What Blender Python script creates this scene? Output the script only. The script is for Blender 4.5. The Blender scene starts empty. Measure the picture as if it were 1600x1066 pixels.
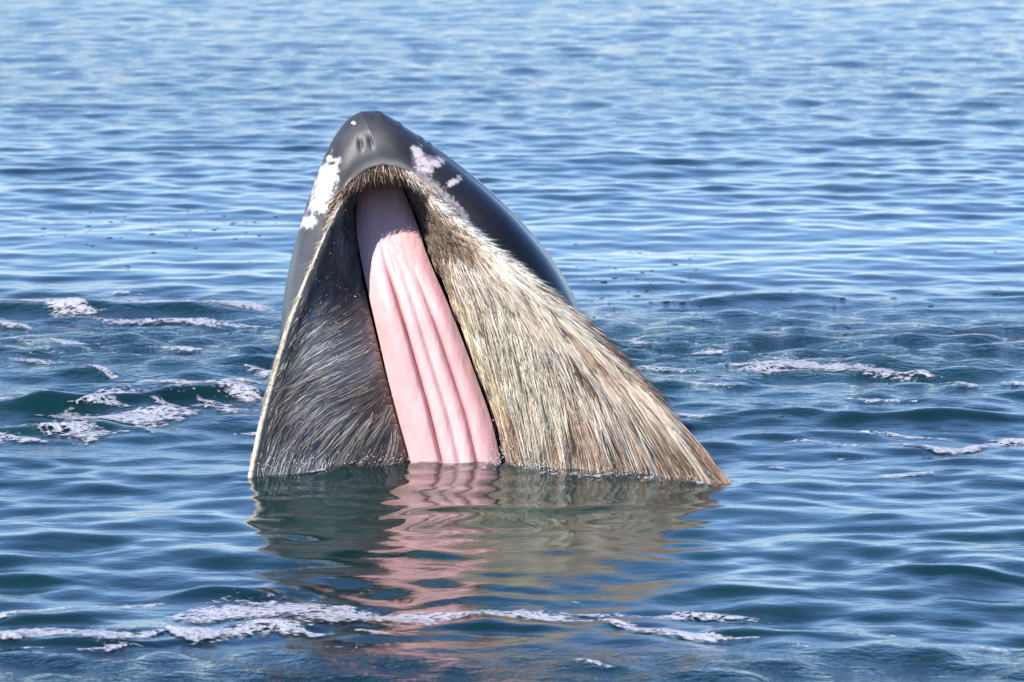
import bpy, math
import numpy as np
from mathutils import Vector, Matrix

rng = np.random.default_rng(7)
scene = bpy.context.scene
COL = scene.collection

# ------------------------------------------------------------------ camera
FPX = 200.0 / 36.0 * 1600.0
CAM = np.array([0.0, -21.0, 3.0])
PITCH = 0.118
cam_d = bpy.data.cameras.new('camera')
cam = bpy.data.objects.new('camera', cam_d)
COL.objects.link(cam)
cam.location = CAM
cam.rotation_euler = (math.pi / 2 - PITCH, 0, 0)
cam_d.lens = 200.0
cam_d.sensor_width = 36.0
cam_d.clip_start = 0.5
cam_d.clip_end = 20000
cam_d.dof.use_dof = True
cam_d.dof.focus_distance = 21.0
cam_d.dof.aperture_fstop = 9.0
scene.camera = cam

# ------------------------------------------------------------------ world, sun, exposure
SUN = np.array([-0.52, -0.52, 0.68])
SUN = SUN / np.linalg.norm(SUN)
world = bpy.data.worlds.new('World')
scene.world = world
world.use_nodes = True
nt = world.node_tree
bg = nt.nodes['Background']
sky = nt.nodes.new('ShaderNodeTexSky')
sky.sky_type = 'NISHITA'
sky.sun_disc = False
sky.sun_elevation = math.asin(SUN[2])
sky.sun_rotation = math.atan2(SUN[0], SUN[1])
sky.air_density = 1.0
sky.dust_density = 0.0
sky.ozone_density = 5.0
wb = nt.nodes.new('ShaderNodeMix')          # cool white balance of the camera
wb.data_type = 'RGBA'; wb.blend_type = 'MULTIPLY'
wb.inputs[0].default_value = 1.0
wb.inputs[7].default_value = (0.89, 0.96, 1.17, 1)
nt.links.new(sky.outputs[0], wb.inputs[6])
nt.links.new(wb.outputs[2], bg.inputs[0])
bg.inputs[1].default_value = 0.112
sl = bpy.data.lights.new('sun', 'SUN')
sun = bpy.data.objects.new('sun', sl)
COL.objects.link(sun)
sl.energy = 5.0
sl.angle = math.radians(0.5)
sl.color = (1.0, 0.95, 0.88)
sun.rotation_euler = Vector(SUN).to_track_quat('Z', 'Y').to_euler()
scene.view_settings.view_transform = 'Standard'
scene.view_settings.look = 'None'
scene.view_settings.gamma = 1.0
scene.view_settings.exposure = 0.72

# ------------------------------------------------------------------ helpers
cp, sp_ = math.cos(PITCH), math.sin(PITCH)


def pix(px, py, Y):
    """world point on the sight line through a photo pixel, at depth Y"""
    px, py, Y = np.broadcast_arrays(np.asarray(px, float), np.asarray(py, float), np.asarray(Y, float))
    a = (px - 800) / FPX
    b = (533 - py) / FPX
    dy = cp + b * sp_
    dz = b * cp - sp_
    k = (Y - CAM[1]) / dy
    return np.stack([CAM[0] + a * k, Y, CAM[2] + dz * k], -1)


def ground(px, py):
    px = np.asarray(px, float); py = np.asarray(py, float)
    a = (px - 800) / FPX
    b = (533 - py) / FPX
    dy = cp + b * sp_
    dz = b * cp - sp_
    k = -CAM[2] / dz
    return CAM[0] + a * k, CAM[1] + dy * k


def herm(ts, P, x):
    """smooth cubic through control points"""
    ts = np.asarray(ts, float); P = np.asarray(P, float)
    m = np.zeros_like(P)
    m[1:-1] = (P[2:] - P[:-2]) / (ts[2:] - ts[:-2])[:, None]
    m[0] = (P[1] - P[0]) / (ts[1] - ts[0]); m[-1] = (P[-1] - P[-2]) / (ts[-1] - ts[-2])
    x = np.clip(np.asarray(x, float), ts[0], ts[-1])
    i = np.clip(np.searchsorted(ts, x, side='right') - 1, 0, len(ts) - 2)
    h = ts[i + 1] - ts[i]
    s = ((x - ts[i]) / h)[..., None]
    h = h[..., None]
    return ((2 * s**3 - 3 * s**2 + 1) * P[i] + (s**3 - 2 * s**2 + s) * h * m[i]
            + (-2 * s**3 + 3 * s**2) * P[i + 1] + (s**3 - s**2) * h * m[i + 1])


def sstep(a, b, x):
    t = np.clip((x - a) / (b - a), 0, 1)
    return t * t * (3 - 2 * t)


def vnoise(x, y, seed=0):
    """value noise in 0..1"""
    r = np.random.default_rng(seed)
    T = r.random((256, 256))
    xi = np.floor(x).astype(int); yi = np.floor(y).astype(int)
    fx = x - xi; fy = y - yi
    fx = fx * fx * (3 - 2 * fx); fy = fy * fy * (3 - 2 * fy)
    a = T[xi % 256, yi % 256]; b = T[(xi + 1) % 256, yi % 256]
    c = T[xi % 256, (yi + 1) % 256]; d = T[(xi + 1) % 256, (yi + 1) % 256]
    return (a * (1 - fx) + b * fx) * (1 - fy) + (c * (1 - fx) + d * fx) * fy


def fbm(x, y, seed=0, oct=3):
    s = 0; amp = 0.5; tot = 0
    for k in range(oct):
        s = s + amp * vnoise(x * 2**k + 17.3 * k, y * 2**k + 9.1 * k, seed + k)
        tot += amp; amp *= 0.5
    return s / tot


def mesh_obj(name, verts, faces, mat, parent=None, smooth=True, attrs=None):
    """faces: (n,4) or (n,3) array; a quad row repeated in its last index is not allowed"""
    me = bpy.data.meshes.new(name)
    verts = np.asarray(verts, np.float32)
    fl = faces if isinstance(faces, list) else [faces]
    fl = [np.asarray(f, np.int32) for f in fl if len(f)]
    me.vertices.add(len(verts))
    me.vertices.foreach_set('co', verts.ravel())
    nl = sum(f.size for f in fl); nf = sum(len(f) for f in fl)
    me.loops.add(nl)
    me.loops.foreach_set('vertex_index', np.concatenate([f.ravel() for f in fl]))
    me.polygons.add(nf)
    tot = np.concatenate([np.full(len(f), f.shape[1], np.int32) for f in fl])
    start = np.concatenate([[0], np.cumsum(tot)[:-1]]).astype(np.int32)
    me.polygons.foreach_set('loop_start', start)
    me.polygons.foreach_set('loop_total', tot)
    me.polygons.foreach_set('use_smooth', np.full(nf, smooth, bool))
    me.update(calc_edges=True)
    for k, v in (attrs or {}).items():
        v = np.asarray(v, np.float32)
        if v.ndim == 1:
            at = me.attributes.new(k, 'FLOAT', 'POINT')
            at.data.foreach_set('value', v)
        else:
            at = me.attributes.new(k, 'FLOAT_COLOR', 'POINT')
            if v.shape[1] == 3:
                v = np.concatenate([v, np.ones((len(v), 1), np.float32)], 1)
            at.data.foreach_set('color', v.ravel())
    me.validate()
    me.materials.append(mat)
    o = bpy.data.objects.new(name, me)
    COL.objects.link(o)
    if parent:
        o.parent = parent
        o.matrix_parent_inverse = PARENT_INV.get(parent.name, Matrix.Identity(4))
    return o


PARENT_INV = {}


def grid_faces(nr, nc):
    i = np.arange(nr * nc).reshape(nr, nc)
    return np.stack([i[:-1, :-1], i[:-1, 1:], i[1:, 1:], i[1:, :-1]], -1).reshape(-1, 4)


class Mat:
    def __init__(self, name):
        self.m = bpy.data.materials.new(name)
        self.m.use_nodes = True
        self.t = self.m.node_tree
        self.p = self.t.nodes['Principled BSDF']
        self.out = self.t.nodes['Material Output']

    def n(self, kind, **kw):
        n = self.t.nodes.new('ShaderNode' + kind)
        for k, v in kw.items():
            if k.startswith('i_'):
                n.inputs[k[2:].replace('_', ' ')].default_value = v
            else:
                setattr(n, k, v)
        return n

    def l(self, a, b):
        self.t.links.new(a, b)

    def math(self, op, a, b=None, clamp=False):
        n = self.n('Math', operation=op, use_clamp=clamp)
        for k, v in enumerate((a, b)):
            if v is None:
                continue
            if isinstance(v, (int, float)):
                n.inputs[k].default_value = v
            else:
                self.l(v, n.inputs[k])
        return n.outputs[0]

    def mix(self, f, a, b):
        n = self.n('Mix', data_type='RGBA')
        for s, v in ((n.inputs[0], f), (n.inputs[6], a), (n.inputs[7], b)):
            if isinstance(v, (int, float)):
                s.default_value = v
            elif isinstance(v, tuple):
                s.default_value = v if len(v) == 4 else (*v, 1)
            else:
                self.l(v, s)
        return n.outputs[2]

    def attr(self, name, out='Fac'):
        n = self.n('Attribute', attribute_name=name)
        return n.outputs[out]

    def noise(self, scale, detail=3, rough=0.55, vec=None):
        n = self.n('TexNoise')
        n.inputs['Scale'].default_value = scale
        n.inputs['Detail'].default_value = detail
        n.inputs['Roughness'].default_value = rough
        if vec is not None:
            self.l(vec, n.inputs['Vector'])
        return n.outputs['Fac']

    def pos(self, scale=(1, 1, 1)):
        g = self.n('NewGeometry')
        mp = self.n('Mapping')
        mp.inputs['Scale'].default_value = scale
        self.l(g.outputs['Position'], mp.inputs['Vector'])
        return mp.outputs[0]

    def ramp(self, f, a, b):
        n = self.n('MapRange', interpolation_type='SMOOTHSTEP')
        n.inputs[1].default_value = a; n.inputs[2].default_value = b
        self.l(f, n.inputs[0])
        return n.outputs[0]

    def bump(self, h, strength, dist, prev=None):
        n = self.n('Bump')
        n.inputs['Strength'].default_value = strength
        n.inputs['Distance'].default_value = dist
        self.l(h, n.inputs['Height'])
        if prev is not None:
            self.l(prev, n.inputs['Normal'])
        return n.outputs[0]


# ------------------------------------------------------------------ materials
def mat_water():
    M = Mat('sea_water')
    p = M.p
    v = M.pos()
    big = M.noise(0.35, 2, 0.5, v)
    col = M.mix(M.ramp(big, 0.3, 0.7), (0.002, 0.014, 0.018), (0.003, 0.025, 0.023))
    M.l(col, p.inputs['Base Color'])
    p.inputs['Roughness'].default_value = 0.03
    p.inputs['IOR'].default_value = 1.333
    rough = M.attr('chop')
    n1 = M.math('MULTIPLY', M.noise(7.0, 2, 0.5, M.pos((1.0, 1.25, 1))), rough)
    b1 = M.bump(n1, 1.0, 0.011)
    n2 = M.noise(20.0, 4, 0.6, M.pos((1.0, 1.2, 1)))
    h2 = M.math('MULTIPLY', n2, M.math('MULTIPLY', rough, rough))
    b2 = M.bump(h2, 1.0, 0.015, b1)
    M.l(b2, p.inputs['Normal'])
    return M.m


def mat_foam():
    M = Mat('sea_foam')
    p = M.p
    v = M.pos()
    d = M.attr('dens')
    vor = M.n('TexVoronoi', feature='F1')
    vor.inputs['Scale'].default_value = 34.0
    M.l(v, vor.inputs['Vector'])
    vor2 = M.n('TexVoronoi', feature='F1')
    vor2.inputs['Scale'].default_value = 90.0
    M.l(v, vor2.inputs['Vector'])
    nz = M.noise(8.0, 5, 0.68, v)
    # holes open where the foam is thin
    f = M.math('ADD', M.math('MULTIPLY', nz, 1.9), M.math('MULTIPLY', vor.outputs['Distance'], -0.8))
    f = M.math('ADD', f, M.math('MULTIPLY', vor2.outputs['Distance'], -0.25))
    f = M.math('ADD', f, M.math('MULTIPLY', d, 1.1))
    al = M.ramp(f, 0.42, 0.95)
    # open bubbles through the raft, more of them where it is thin
    vh = M.n('TexVoronoi', feature='F1')
    vh.inputs['Scale'].default_value = 30.0
    dn = M.n('TexNoise'); dn.inputs['Scale'].default_value = 9.0; dn.inputs['Detail'].default_value = 3
    M.l(v, dn.inputs['Vector'])
    dv = M.n('VectorMath', operation='MULTIPLY_ADD')
    M.l(dn.outputs['Color'], dv.inputs[0]); dv.inputs[1].default_value = (0.16, 0.16, 0.16); M.l(v, dv.inputs[2])
    M.l(dv.outputs[0], vh.inputs['Vector'])
    big = M.math('ADD', M.noise(3.0, 3, 0.6, v), M.math('MULTIPLY', d, 0.30))
    rad = M.math('SUBTRACT', 0.94, big)
    hole = M.math('SUBTRACT', vh.outputs['Distance'], rad)
    al = M.math('MULTIPLY', al, M.ramp(hole, -0.05, 0.28))
    al = M.math('MULTIPLY', al, 0.9)
    p.inputs['Base Color'].default_value = (0.40, 0.40, 0.44, 1)
    p.inputs['Roughness'].default_value = 0.55
    p.inputs['Subsurface Weight'].default_value = 0.0
    b = M.bump(vor2.outputs['Distance'], 0.7, 0.006)
    b = M.bump(vor.outputs['Distance'], 0.8, 0.010, b)
    M.l(b, p.inputs['Normal'])
    M.l(al, p.inputs['Alpha'])
    return M.m


def mat_skin():
    M = Mat('whale_skin')
    p = M.p
    tone = M.attr('tone', 'Color')
    v = M.pos()
    mot = M.noise(9.0, 5, 0.6, v)
    fine = M.noise(70.0, 4, 0.6, v)
    m1 = M.n('Mix', data_type='RGBA', blend_type='MULTIPLY')
    m1.inputs[0].default_value = 1.0
    M.l(tone, m1.inputs[6])
    g = M.n('MapRange'); g.inputs[1].default_value = 0.3; g.inputs[2].default_value = 0.7
    g.inputs[3].default_value = 0.72; g.inputs[4].default_value = 1.25
    M.l(mot, g.inputs[0])
    M.l(g.outputs[0], m1.inputs[7])
    # speckled pale mottling near the lip
    mt = M.attr('mottle')
    sp = M.math('ADD', M.math('MULTIPLY', M.noise(55.0, 5, 0.7, v), 1.3), mt)
    c1 = M.mix(M.math('MULTIPLY', M.ramp(sp, 0.95, 1.35), 0.75), m1.outputs[2], (0.42, 0.38, 0.38))
    # white scars with ragged edges, plus one painted sun glint
    pt = M.attr('patch')
    e = M.math('ADD', M.math('MULTIPLY', M.math('SUBTRACT', M.noise(22.0, 8, 0.8, v), 0.5), 6.0), pt)
    pm = M.math('MULTIPLY', M.ramp(e, -0.45, 0.75), 0.86)
    wc = M.mix(M.attr('pinkness'), M.mix(M.noise(60.0, 4, 0.7, v), (0.62, 0.61, 0.61), (0.88, 0.87, 0.86)), (0.70, 0.56, 0.56))
    c2 = M.mix(pm, c1, wc)
    M.l(c2, p.inputs['Base Color'])
    r = M.n('MapRange'); r.inputs[3].default_value = 0.17; r.inputs[4].default_value = 0.30
    M.l(mot, r.inputs[0])
    M.l(M.math('ADD', r.outputs[0], M.math('MULTIPLY', M.attr('dry'), 0.24)), p.inputs['Roughness'])
    p.inputs['Specular IOR Level'].default_value = 0.32
    b = M.bump(fine, 0.25, 0.003)
    b = M.bump(mot, 0.12, 0.012, b)
    M.l(b, p.inputs['Normal'])
    return M.m


def mat_palate():
    M = Mat('pink_palate')
    p = M.p
    v = M.pos()
    tone = M.attr('tone', 'Color')
    n1 = M.noise(14.0, 5, 0.6, M.pos((1.6, 1, 0.5)))
    c = M.mix(M.ramp(n1, 0.35, 0.7), tone, M.mix(0.35, tone, (0.72, 0.50, 0.48)))
    n2 = M.noise(60.0, 4, 0.6, M.pos((1.2, 1, 0.8)))
    c = M.mix(M.math('MULTIPLY', M.ramp(n2, 0.56, 0.76), 0.35), c, (0.52, 0.22, 0.22))
    M.l(c, p.inputs['Base Color'])
    rr = M.n('MapRange'); rr.inputs[3].default_value = 0.22; rr.inputs[4].default_value = 0.55
    M.l(M.noise(30.0, 5, 0.65, M.pos((1.3, 1, 0.6))), rr.inputs[0])
    M.l(rr.outputs[0], p.inputs['Roughness'])
    p.inputs['Subsurface Weight'].default_value = 0.25
    p.inputs['Subsurface Radius'].default_value = (0.02, 0.008, 0.006)
    p.inputs['Subsurface Scale'].default_value = 0.6
    b = M.bump(M.noise(45.0, 4, 0.6, M.pos((1.6, 1, 0.35))), 0.32, 0.006)
    b = M.bump(M.noise(16.0, 3, 0.55, M.pos((1.4, 1, 0.3))), 0.45, 0.012, b)
    M.l(b, p.inputs['Normal'])
    return M.m


def mat_hair():
    M = Mat('baleen_hair')
    p = M.p
    M.l(M.attr('tone', 'Color'), p.inputs['Base Color'])
    p.inputs['Roughness'].default_value = 0.42
    p.inputs['Specular IOR Level'].default_value = 0.45
    tr = M.n('BsdfTranslucent')                     # light passes through the horny bristles
    M.l(M.attr('tone', 'Color'), tr.inputs['Color'])
    mx = M.n('MixShader')
    mx.inputs[0].default_value = 0.15
    M.l(p.outputs[0], mx.inputs[1]); M.l(tr.outputs[0], mx.inputs[2])
    M.l(mx.outputs[0], M.out.inputs['Surface'])
    return M.m


def mat_gum():
    M = Mat('baleen_root_mat')
    p = M.p
    n = M.noise(40.0, 4, 0.6, M.pos((1, 1, 0.4)))
    M.l(M.mix(n, (0.03, 0.024, 0.018), (0.09, 0.07, 0.05)), p.inputs['Base Color'])
    p.inputs['Roughness'].default_value = 0.7
    return M.m


def mat_speck():
    M = Mat('bubble_scum')
    M.p.inputs['Base Color'].default_value = (0.07, 0.07, 0.07, 1)
    M.p.inputs['Roughness'].default_value = 0.4
    return M.m


def mat_drop():
    M = Mat('water_drop')
    M.p.inputs['Base Color'].default_value = (0.75, 0.76, 0.78, 1)
    M.p.inputs['Roughness'].default_value = 0.05
    M.p.inputs['IOR'].default_value = 1.333
    M.p.inputs['Transmission Weight'].default_value = 0.5
    return M.m


WATER, FOAM, SKIN, PALATE, HAIR, GUM, SPECK, DROP = (mat_water(), mat_foam(), mat_skin(), mat_palate(), mat_hair(),
                                                     mat_gum(), mat_speck(), mat_drop())

# ------------------------------------------------------------------ sea surface
# sinusoid bank: wavelength, direction, slope
NW = 130
lam = np.exp(rng.uniform(np.log(0.13), np.log(2.8), NW))
th = rng.normal(0, 1, NW) * np.where(lam < 0.6, 0.85, 0.8) + math.pi / 2 + 0.12
kx = 2 * np.pi / lam * np.cos(th); ky = 2 * np.pi / lam * np.sin(th)
ph = rng.uniform(0, 2 * np.pi, NW)
slope = 0.0155 * np.where(lam < 0.20, 0.7, 1.0) * np.where(lam > 0.9, 0.28, 1.0) * np.where((lam > 0.15) & (lam < 0.48), 1.5, 1.0) * np.where((lam > 0.6) & (lam < 0.9), 0.75, 1.0)
amp = slope * lam / (2 * np.pi)

# single crests: photo polyline of the crest foot, height (m), half depth (m)
RIDGES = [
    ([(-150, 655), (40, 645), (180, 640), (320, 628), (440, 626), (520, 640)], 0.045, 0.14),
    ([(-150, 690), (40, 682), (150, 676), (260, 690), (330, 705)], 0.035, 0.14),
    ([(-200, 492), (0, 490), (120, 492), (250, 493), (440, 500)], 0.045, 0.18),
    ([(1060, 668), (1160, 660), (1260, 655), (1360, 662), (1480, 660), (1700, 668)], 0.034, 0.13),
    ([(1090, 700), (1180, 690), (1260, 697), (1330, 712)], 0.035, 0.14),
    ([(-150, 925), (0, 915), (120, 912), (230, 925)], 0.022, 0.09),
    ([(180, 940), (300, 936), (420, 946), (520, 955)], 0.026, 0.09),
    ([(560, 950), (680, 942), (820, 948), (930, 958)], 0.020, 0.08),
    ([(960, 950), (1080, 938), (1200, 936), (1330, 948)], 0.024, 0.10),
    ([(1280, 915), (1420, 905), (1550, 910), (1750, 920)], 0.018, 0.09),
    ([(-150, 985), (0, 978), (120, 976), (230, 986)], 0.028, 0.09),
    ([(240, 992), (360, 986), (480, 986), (560, 994)], 0.032, 0.09),
    ([(560, 994), (700, 986), (850, 988), (960, 1000)], 0.026, 0.08),
    ([(980, 1010), (1120, 1000), (1260, 1004), (1400, 1014)], 0.020, 0.09),
    ([(1350, 985), (1500, 975), (1700, 980)], 0.020, 0.10),
    ([(-150, 1014), (30, 1010), (170, 1012), (300, 1008), (420, 1014)], 0.024, 0.07),
    ([(520, 805), (650, 802), (760, 800), (880, 806), (1000, 800), (1120, 790)], 0.016, 0.10),
    ([(1120, 795), (1220, 787), (1330, 795), (1430, 805)], 0.014, 0.10),
    ([(-100, 590), (60, 588), (160, 598), (260, 606)], 0.03, 0.15),
    ([(1000, 478), (1120, 478), (1250, 470), (1400, 478)], 0.02, 0.2),
]
RG = []
for pts, h, w in RIDGES:
    gx, gy = ground([p[0] for p in pts], [p[1] for p in pts])
    RG.append((gx, gy, h, w))


def chop_amount(x, y):
    """how ruffled the surface is: churned behind the whale, slick ahead of and far behind it"""
    d = y - CAM[1]
    n = fbm(x * 0.5 + 40, y * 0.35 + 40, 5, 3)
    churn = np.exp(-((y - 3.6 - 0.15 * np.abs(x)) / 1.7)**2)
    slick = np.exp(-((y - 9.0) / 2.6)**2)
    c = 0.35 + 0.9 * sstep(0.4, 0.62, n) * churn + 0.35 * churn
    c = c * (1 - 0.65 * slick)
    c = c + 0.35 * sstep(13, 20, y)
    c = c + 0.7 * (1 - sstep(-4.1, -3.6, y))
    front = np.exp(-((y + 0.9) / 0.8)**2) * np.exp(-((x + 0.1) / 1.3)**2)
    return c * (1 - 0.6 * front)


def sea_h(x, y, res=None):
    x = np.asarray(x, float); y = np.asarray(y, float)
    sh = x.shape
    x = x.ravel(); y = y.ravel()
    c = chop_amount(x, y)
    d = y - CAM[1]
    rs = 0.024 * (np.maximum(d, 15) / 21)**2
    slick = np.exp(-((y - 8.5) / 2.4)**2)
    calm = 1 - 0.5 * np.exp(-((y + 0.1) / 0.9)**2 - (x / 1.6)**2)
    farf = sstep(9, 20, y)
    h = np.zeros_like(x)
    for i in range(NW):
        a = amp[i]
        fade = np.clip(lam[i] / (2.2 * rs) - 0.35, 0, 1)
        far = 0.95 + (-0.3 if lam[i] < 0.5 else (-0.3 if lam[i] < 0.9 else -0.6)) * farf
        m = (0.55 + 0.6 * c) if lam[i] < 0.6 else 1.0
        if lam[i] < 1.6:
            m = m * (1 - 0.55 * slick)
        h += a * m * fade * far * calm * np.sin(kx[i] * x + ky[i] * y + ph[i])
    # sharpen crests a little
    h = h + 0.9 * np.maximum(h, 0)**2
    for gx, gy, hh, w in RG:
        yc = np.interp(x, gx, gy)
        fin = sstep(gx[0], gx[0] + 0.5, x) * (1 - sstep(gx[-1] - 0.5, gx[-1], x))
        xt = np.arange(-9, 9, 0.02)
        wob = np.interp(x, xt, 0.35 + 1.2 * fbm(xt * 1.9 + hh * 900, xt * 0.0 + w * 70, 31, 3))
        dyc = y - (yc + w * 0.9) + 0.22 * (np.interp(x, xt, fbm(xt * 2.3, hh * 1000 + 0 * xt, 33, 3)) - 0.5)
        # steeper towards the camera
        s = np.where(dyc < 0, w * 0.62, w * 1.25)
        h += hh * wob * fin * np.exp(-(dyc / s)**2)
    # water lapping up along the whale
    wl = np.interp(x, [-0.97, -0.38, -0.03, 0.35, 0.84], [-0.10, 0.30, 0.27, 0.02, -0.20])
    near = np.exp(-((y - wl + 0.05) / 0.13)**2) * sstep(-1.15, -0.95, x) * (1 - sstep(0.82, 1.0, x))
    m = near > 1e-3
    if m.any():
        h[m] += near[m] * (0.012 + 0.050 * (fbm(x[m] * 6.5 + 5, y[m] * 5 + 5, 71, 3) - 0.5))
    h = h * np.exp(-np.maximum(d - 200, 0) / 300)
    return h.reshape(sh)


def axis(core_lo, core_hi, step_fn, far_lo, far_hi, grow=1.35):
    a = [core_lo]
    while a[-1] < core_hi:
        a.append(a[-1] + step_fn(a[-1]))
    s = step_fn(a[-1])
    while a[-1] < far_hi:
        s *= grow; a.append(a[-1] + s)
    b = [core_lo]; s = step_fn(core_lo)
    while b[-1] > far_lo:
        s *= grow; b.append(b[-1] - s)
    return np.array(b[:0:-1] + a)


xs = axis(-6.2, 6.2, lambda v: 0.021, -6000, 6000)
ys = axis(-6.0, 40.0, lambda v: 0.024 * (max(v + 21, 15) / 21)**2, -4000, 9000, 1.12)
X, Y = np.meshgrid(xs, ys)
Z = sea_h(X, Y)
sea = mesh_obj('sea', np.stack([X, Y, Z], -1).reshape(-1, 3), grid_faces(len(ys), len(xs)), WATER,
               attrs={'chop': chop_amount(X.ravel(), Y.ravel())})
sea['kind'] = 'structure'

# ------------------------------------------------------------------ the whale
whale = bpy.data.objects.new('whale', None)
COL.objects.link(whale)
whale.location = (0.0, 0.35, 0.0)
whale['label'] = 'baleen whale lifting its open dark upper jaw with pink palate out of the sea'
whale['category'] = 'whale'
PARENT_INV['whale'] = Matrix.Translation((0, -0.35, 0))


def lean(py):
    """depth of the palate plane: the jaw leans a little away from the camera towards its tip"""
    return 0.34 + 0.16 * (745 - np.asarray(py, float)) * 0.00236


def hollow(t):
    """extra depth of the palate under the front lip"""
    return 0.155 * (1 - sstep(0.0, 0.55, np.asarray(t, float)))


# --- upper jaw: strip between lip line and outline, then round the back
LT = np.arange(12) / 11.0
LR = [(600, 255), (572, 263), (549, 282), (534, 307), (525, 335), (514, 362), (493, 415), (468, 482), (450, 548), (436, 630), (425, 740), (412, 880)]
LS = [(565, 174), (541, 190), (518, 222), (500, 262), (487, 297), (474, 337), (456, 400), (443, 465), (436, 540), (424, 630), (414, 740), (400, 880)]
RR = [(600, 255), (628, 261), (653, 276), (676, 298), (706, 330), (752, 380), (802, 437), (850, 507), (895, 582), (930, 662), (955, 750), (985, 880)]
RS = [(565, 174), (600, 180), (640, 206), (692, 242), (744, 284), (797, 333), (848, 390), (887, 447), (915, 510), (945, 590), (975, 710), (1005, 880)]
LRy = [-.10, -.10, -.10, -.09, -.085, -.08, -.08, -.08, -.08, -.08, -.08, -.08]
LSy = [.06, .07, .08, .09, .10, .11, .14, .16, .17, .18, .18, .18]
RRy = [-.10, -.10, -.09, -.08, -.07, -.05, -.03, -.02, -.02, -.02, -.02, -.02]
RSy = [.06, .07, .09, .12, .15, .19, .23, .26, .28, .29, .30, .30]

nwh = 330
wv = np.linspace(0, 1, nwh)**1.15
NF, NB, NI = 80, 36, 8


def half(Rp, Sp, Ry, Sy):
    R = herm(LT, Rp, wv); S = herm(LT, Sp, wv)
    ry = herm(LT, np.array(Ry)[:, None], wv)[:, 0]; sy = herm(LT, np.array(Sy)[:, None], wv)[:, 0]
    Rw = pix(R[:, 0], R[:, 1], lean(R[:, 1]) + ry)
    Sw = pix(S[:, 0], S[:, 1], lean(S[:, 1]) + sy)
    return R, S, Rw, Sw


RL, SL, RLw, SLw = half(LR, LS, LRy, LSy)
R2, S2, R2w, S2w = half(RR, RS, RRy, RSy)
Mw = 0.5 * (SLw + S2w)
wid = np.linalg.norm(S2w - SLw, axis=1)
Dw = Mw + np.stack([0 * wid, 0.42 * wid, 0.10 * wid], -1)
mouth_mid = np.array([600., 330.])


def build_half(R, S, Rw, Sw):
    rows_p, rows_px = [], []
    phi = np.linspace(0, np.pi / 2, NF)
    # inner curl of the lip
    for k in range(NI, 0, -1):
        a = k / NI
        tgt = np.array([600., 300.])
        d = np.stack([np.clip(625 - R[:, 0], -1, 1) * 0 + (612 - R[:, 0]), np.maximum(R[:, 1], 300) * 0 + 14 + 0 * R[:, 0]], -1)
        d = d / np.linalg.norm(d, axis=1, keepdims=True)
        off = d * 16 * a
        q = R + off
        depth = Rw[:, 1] + 0.13 * (1 - np.sqrt(np.clip(1 - a * a, 0, 1)))
        rows_p.append(pix(q[:, 0], q[:, 1], depth)); rows_px.append(q)
    for f in phi:
        u = math.sin(f); g = 1 - math.cos(f)
        q = R + (S - R) * u
        depth = Rw[:, 1] + (Sw[:, 1] - Rw[:, 1]) * g
        rows_p.append(pix(q[:, 0], q[:, 1], depth)); rows_px.append(q)
    for k in range(1, NB + 1):
        f = k / NB * np.pi / 2
        P = Mw + (Sw - Mw) * math.cos(f) + (Dw - Mw) * math.sin(f)
        rows_p.append(P); rows_px.append(S)
    return np.array(rows_p), np.array(rows_px)


PL, QL = build_half(RL, SL, RLw, SLw)
PR, QR = build_half(R2, S2, R2w, S2w)
# columns: left bottom ... tip ... right bottom
P = np.concatenate([PL[:, :0:-1], PR], 1)
Q = np.concatenate([QL[:, :0:-1], QR], 1)
nr, nc = P.shape[:2]
V = P.reshape(-1, 3).copy(); q = Q.reshape(-1, 2)
front = np.zeros((nr, nc), bool); front[:NI + NF] = True
front = front.reshape(-1)
qx, qy = q[:, 0], q[:, 1]


def blob(cx, cy, rx, ry, ang=0.0):
    c, s = math.cos(ang), math.sin(ang)
    dx, dy = qx - cx, qy - cy
    u = (dx * c + dy * s) / rx; v = (-dx * s + dy * c) / ry
    return np.sqrt(u * u + v * v)


push = np.zeros(len(V))   # towards the camera, metres
push += 0.0012 * np.exp(-((blob(572, 224, 24, 20) - 1.0) / 0.35)**2)
push -= 0.007 * np.exp(-blob(563, 226, 4, 10, -0.12)**2)
push -= 0.007 * np.exp(-blob(579, 222, 4, 10, -0.22)**2)
push += 0.001 * np.exp(-blob(571, 220, 3.5, 8, -0.2)**2)
push += 0.003 * (fbm(qx / 40, qy / 28, 3, 3) - 0.5)
# faint crease along the upper right edge
cr = np.interp(qx, [585, 610, 640, 670, 700, 740], [186, 196, 212, 230, 250, 283])
push += np.where((qx > 580) & (qx < 745), -0.006 * np.exp(-((qy - cr) / 3.0)**2), 0)
V[:, 1] -= np.where(front, push, 0)
# small bristle bumps on the outline
for bx_, by_ in ((597, 180), (626, 197), (660, 222), (672, 231)):
    V[:, 2] += 0.005 * np.exp(-blob(bx_, by_, 5, 4)**2)

tone = np.full((len(V), 3), 0.0)
dark = np.array([0.008, 0.009, 0.012]); grey = np.array([0.028, 0.028, 0.031]); pale = np.array([0.20, 0.19, 0.19])
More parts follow.
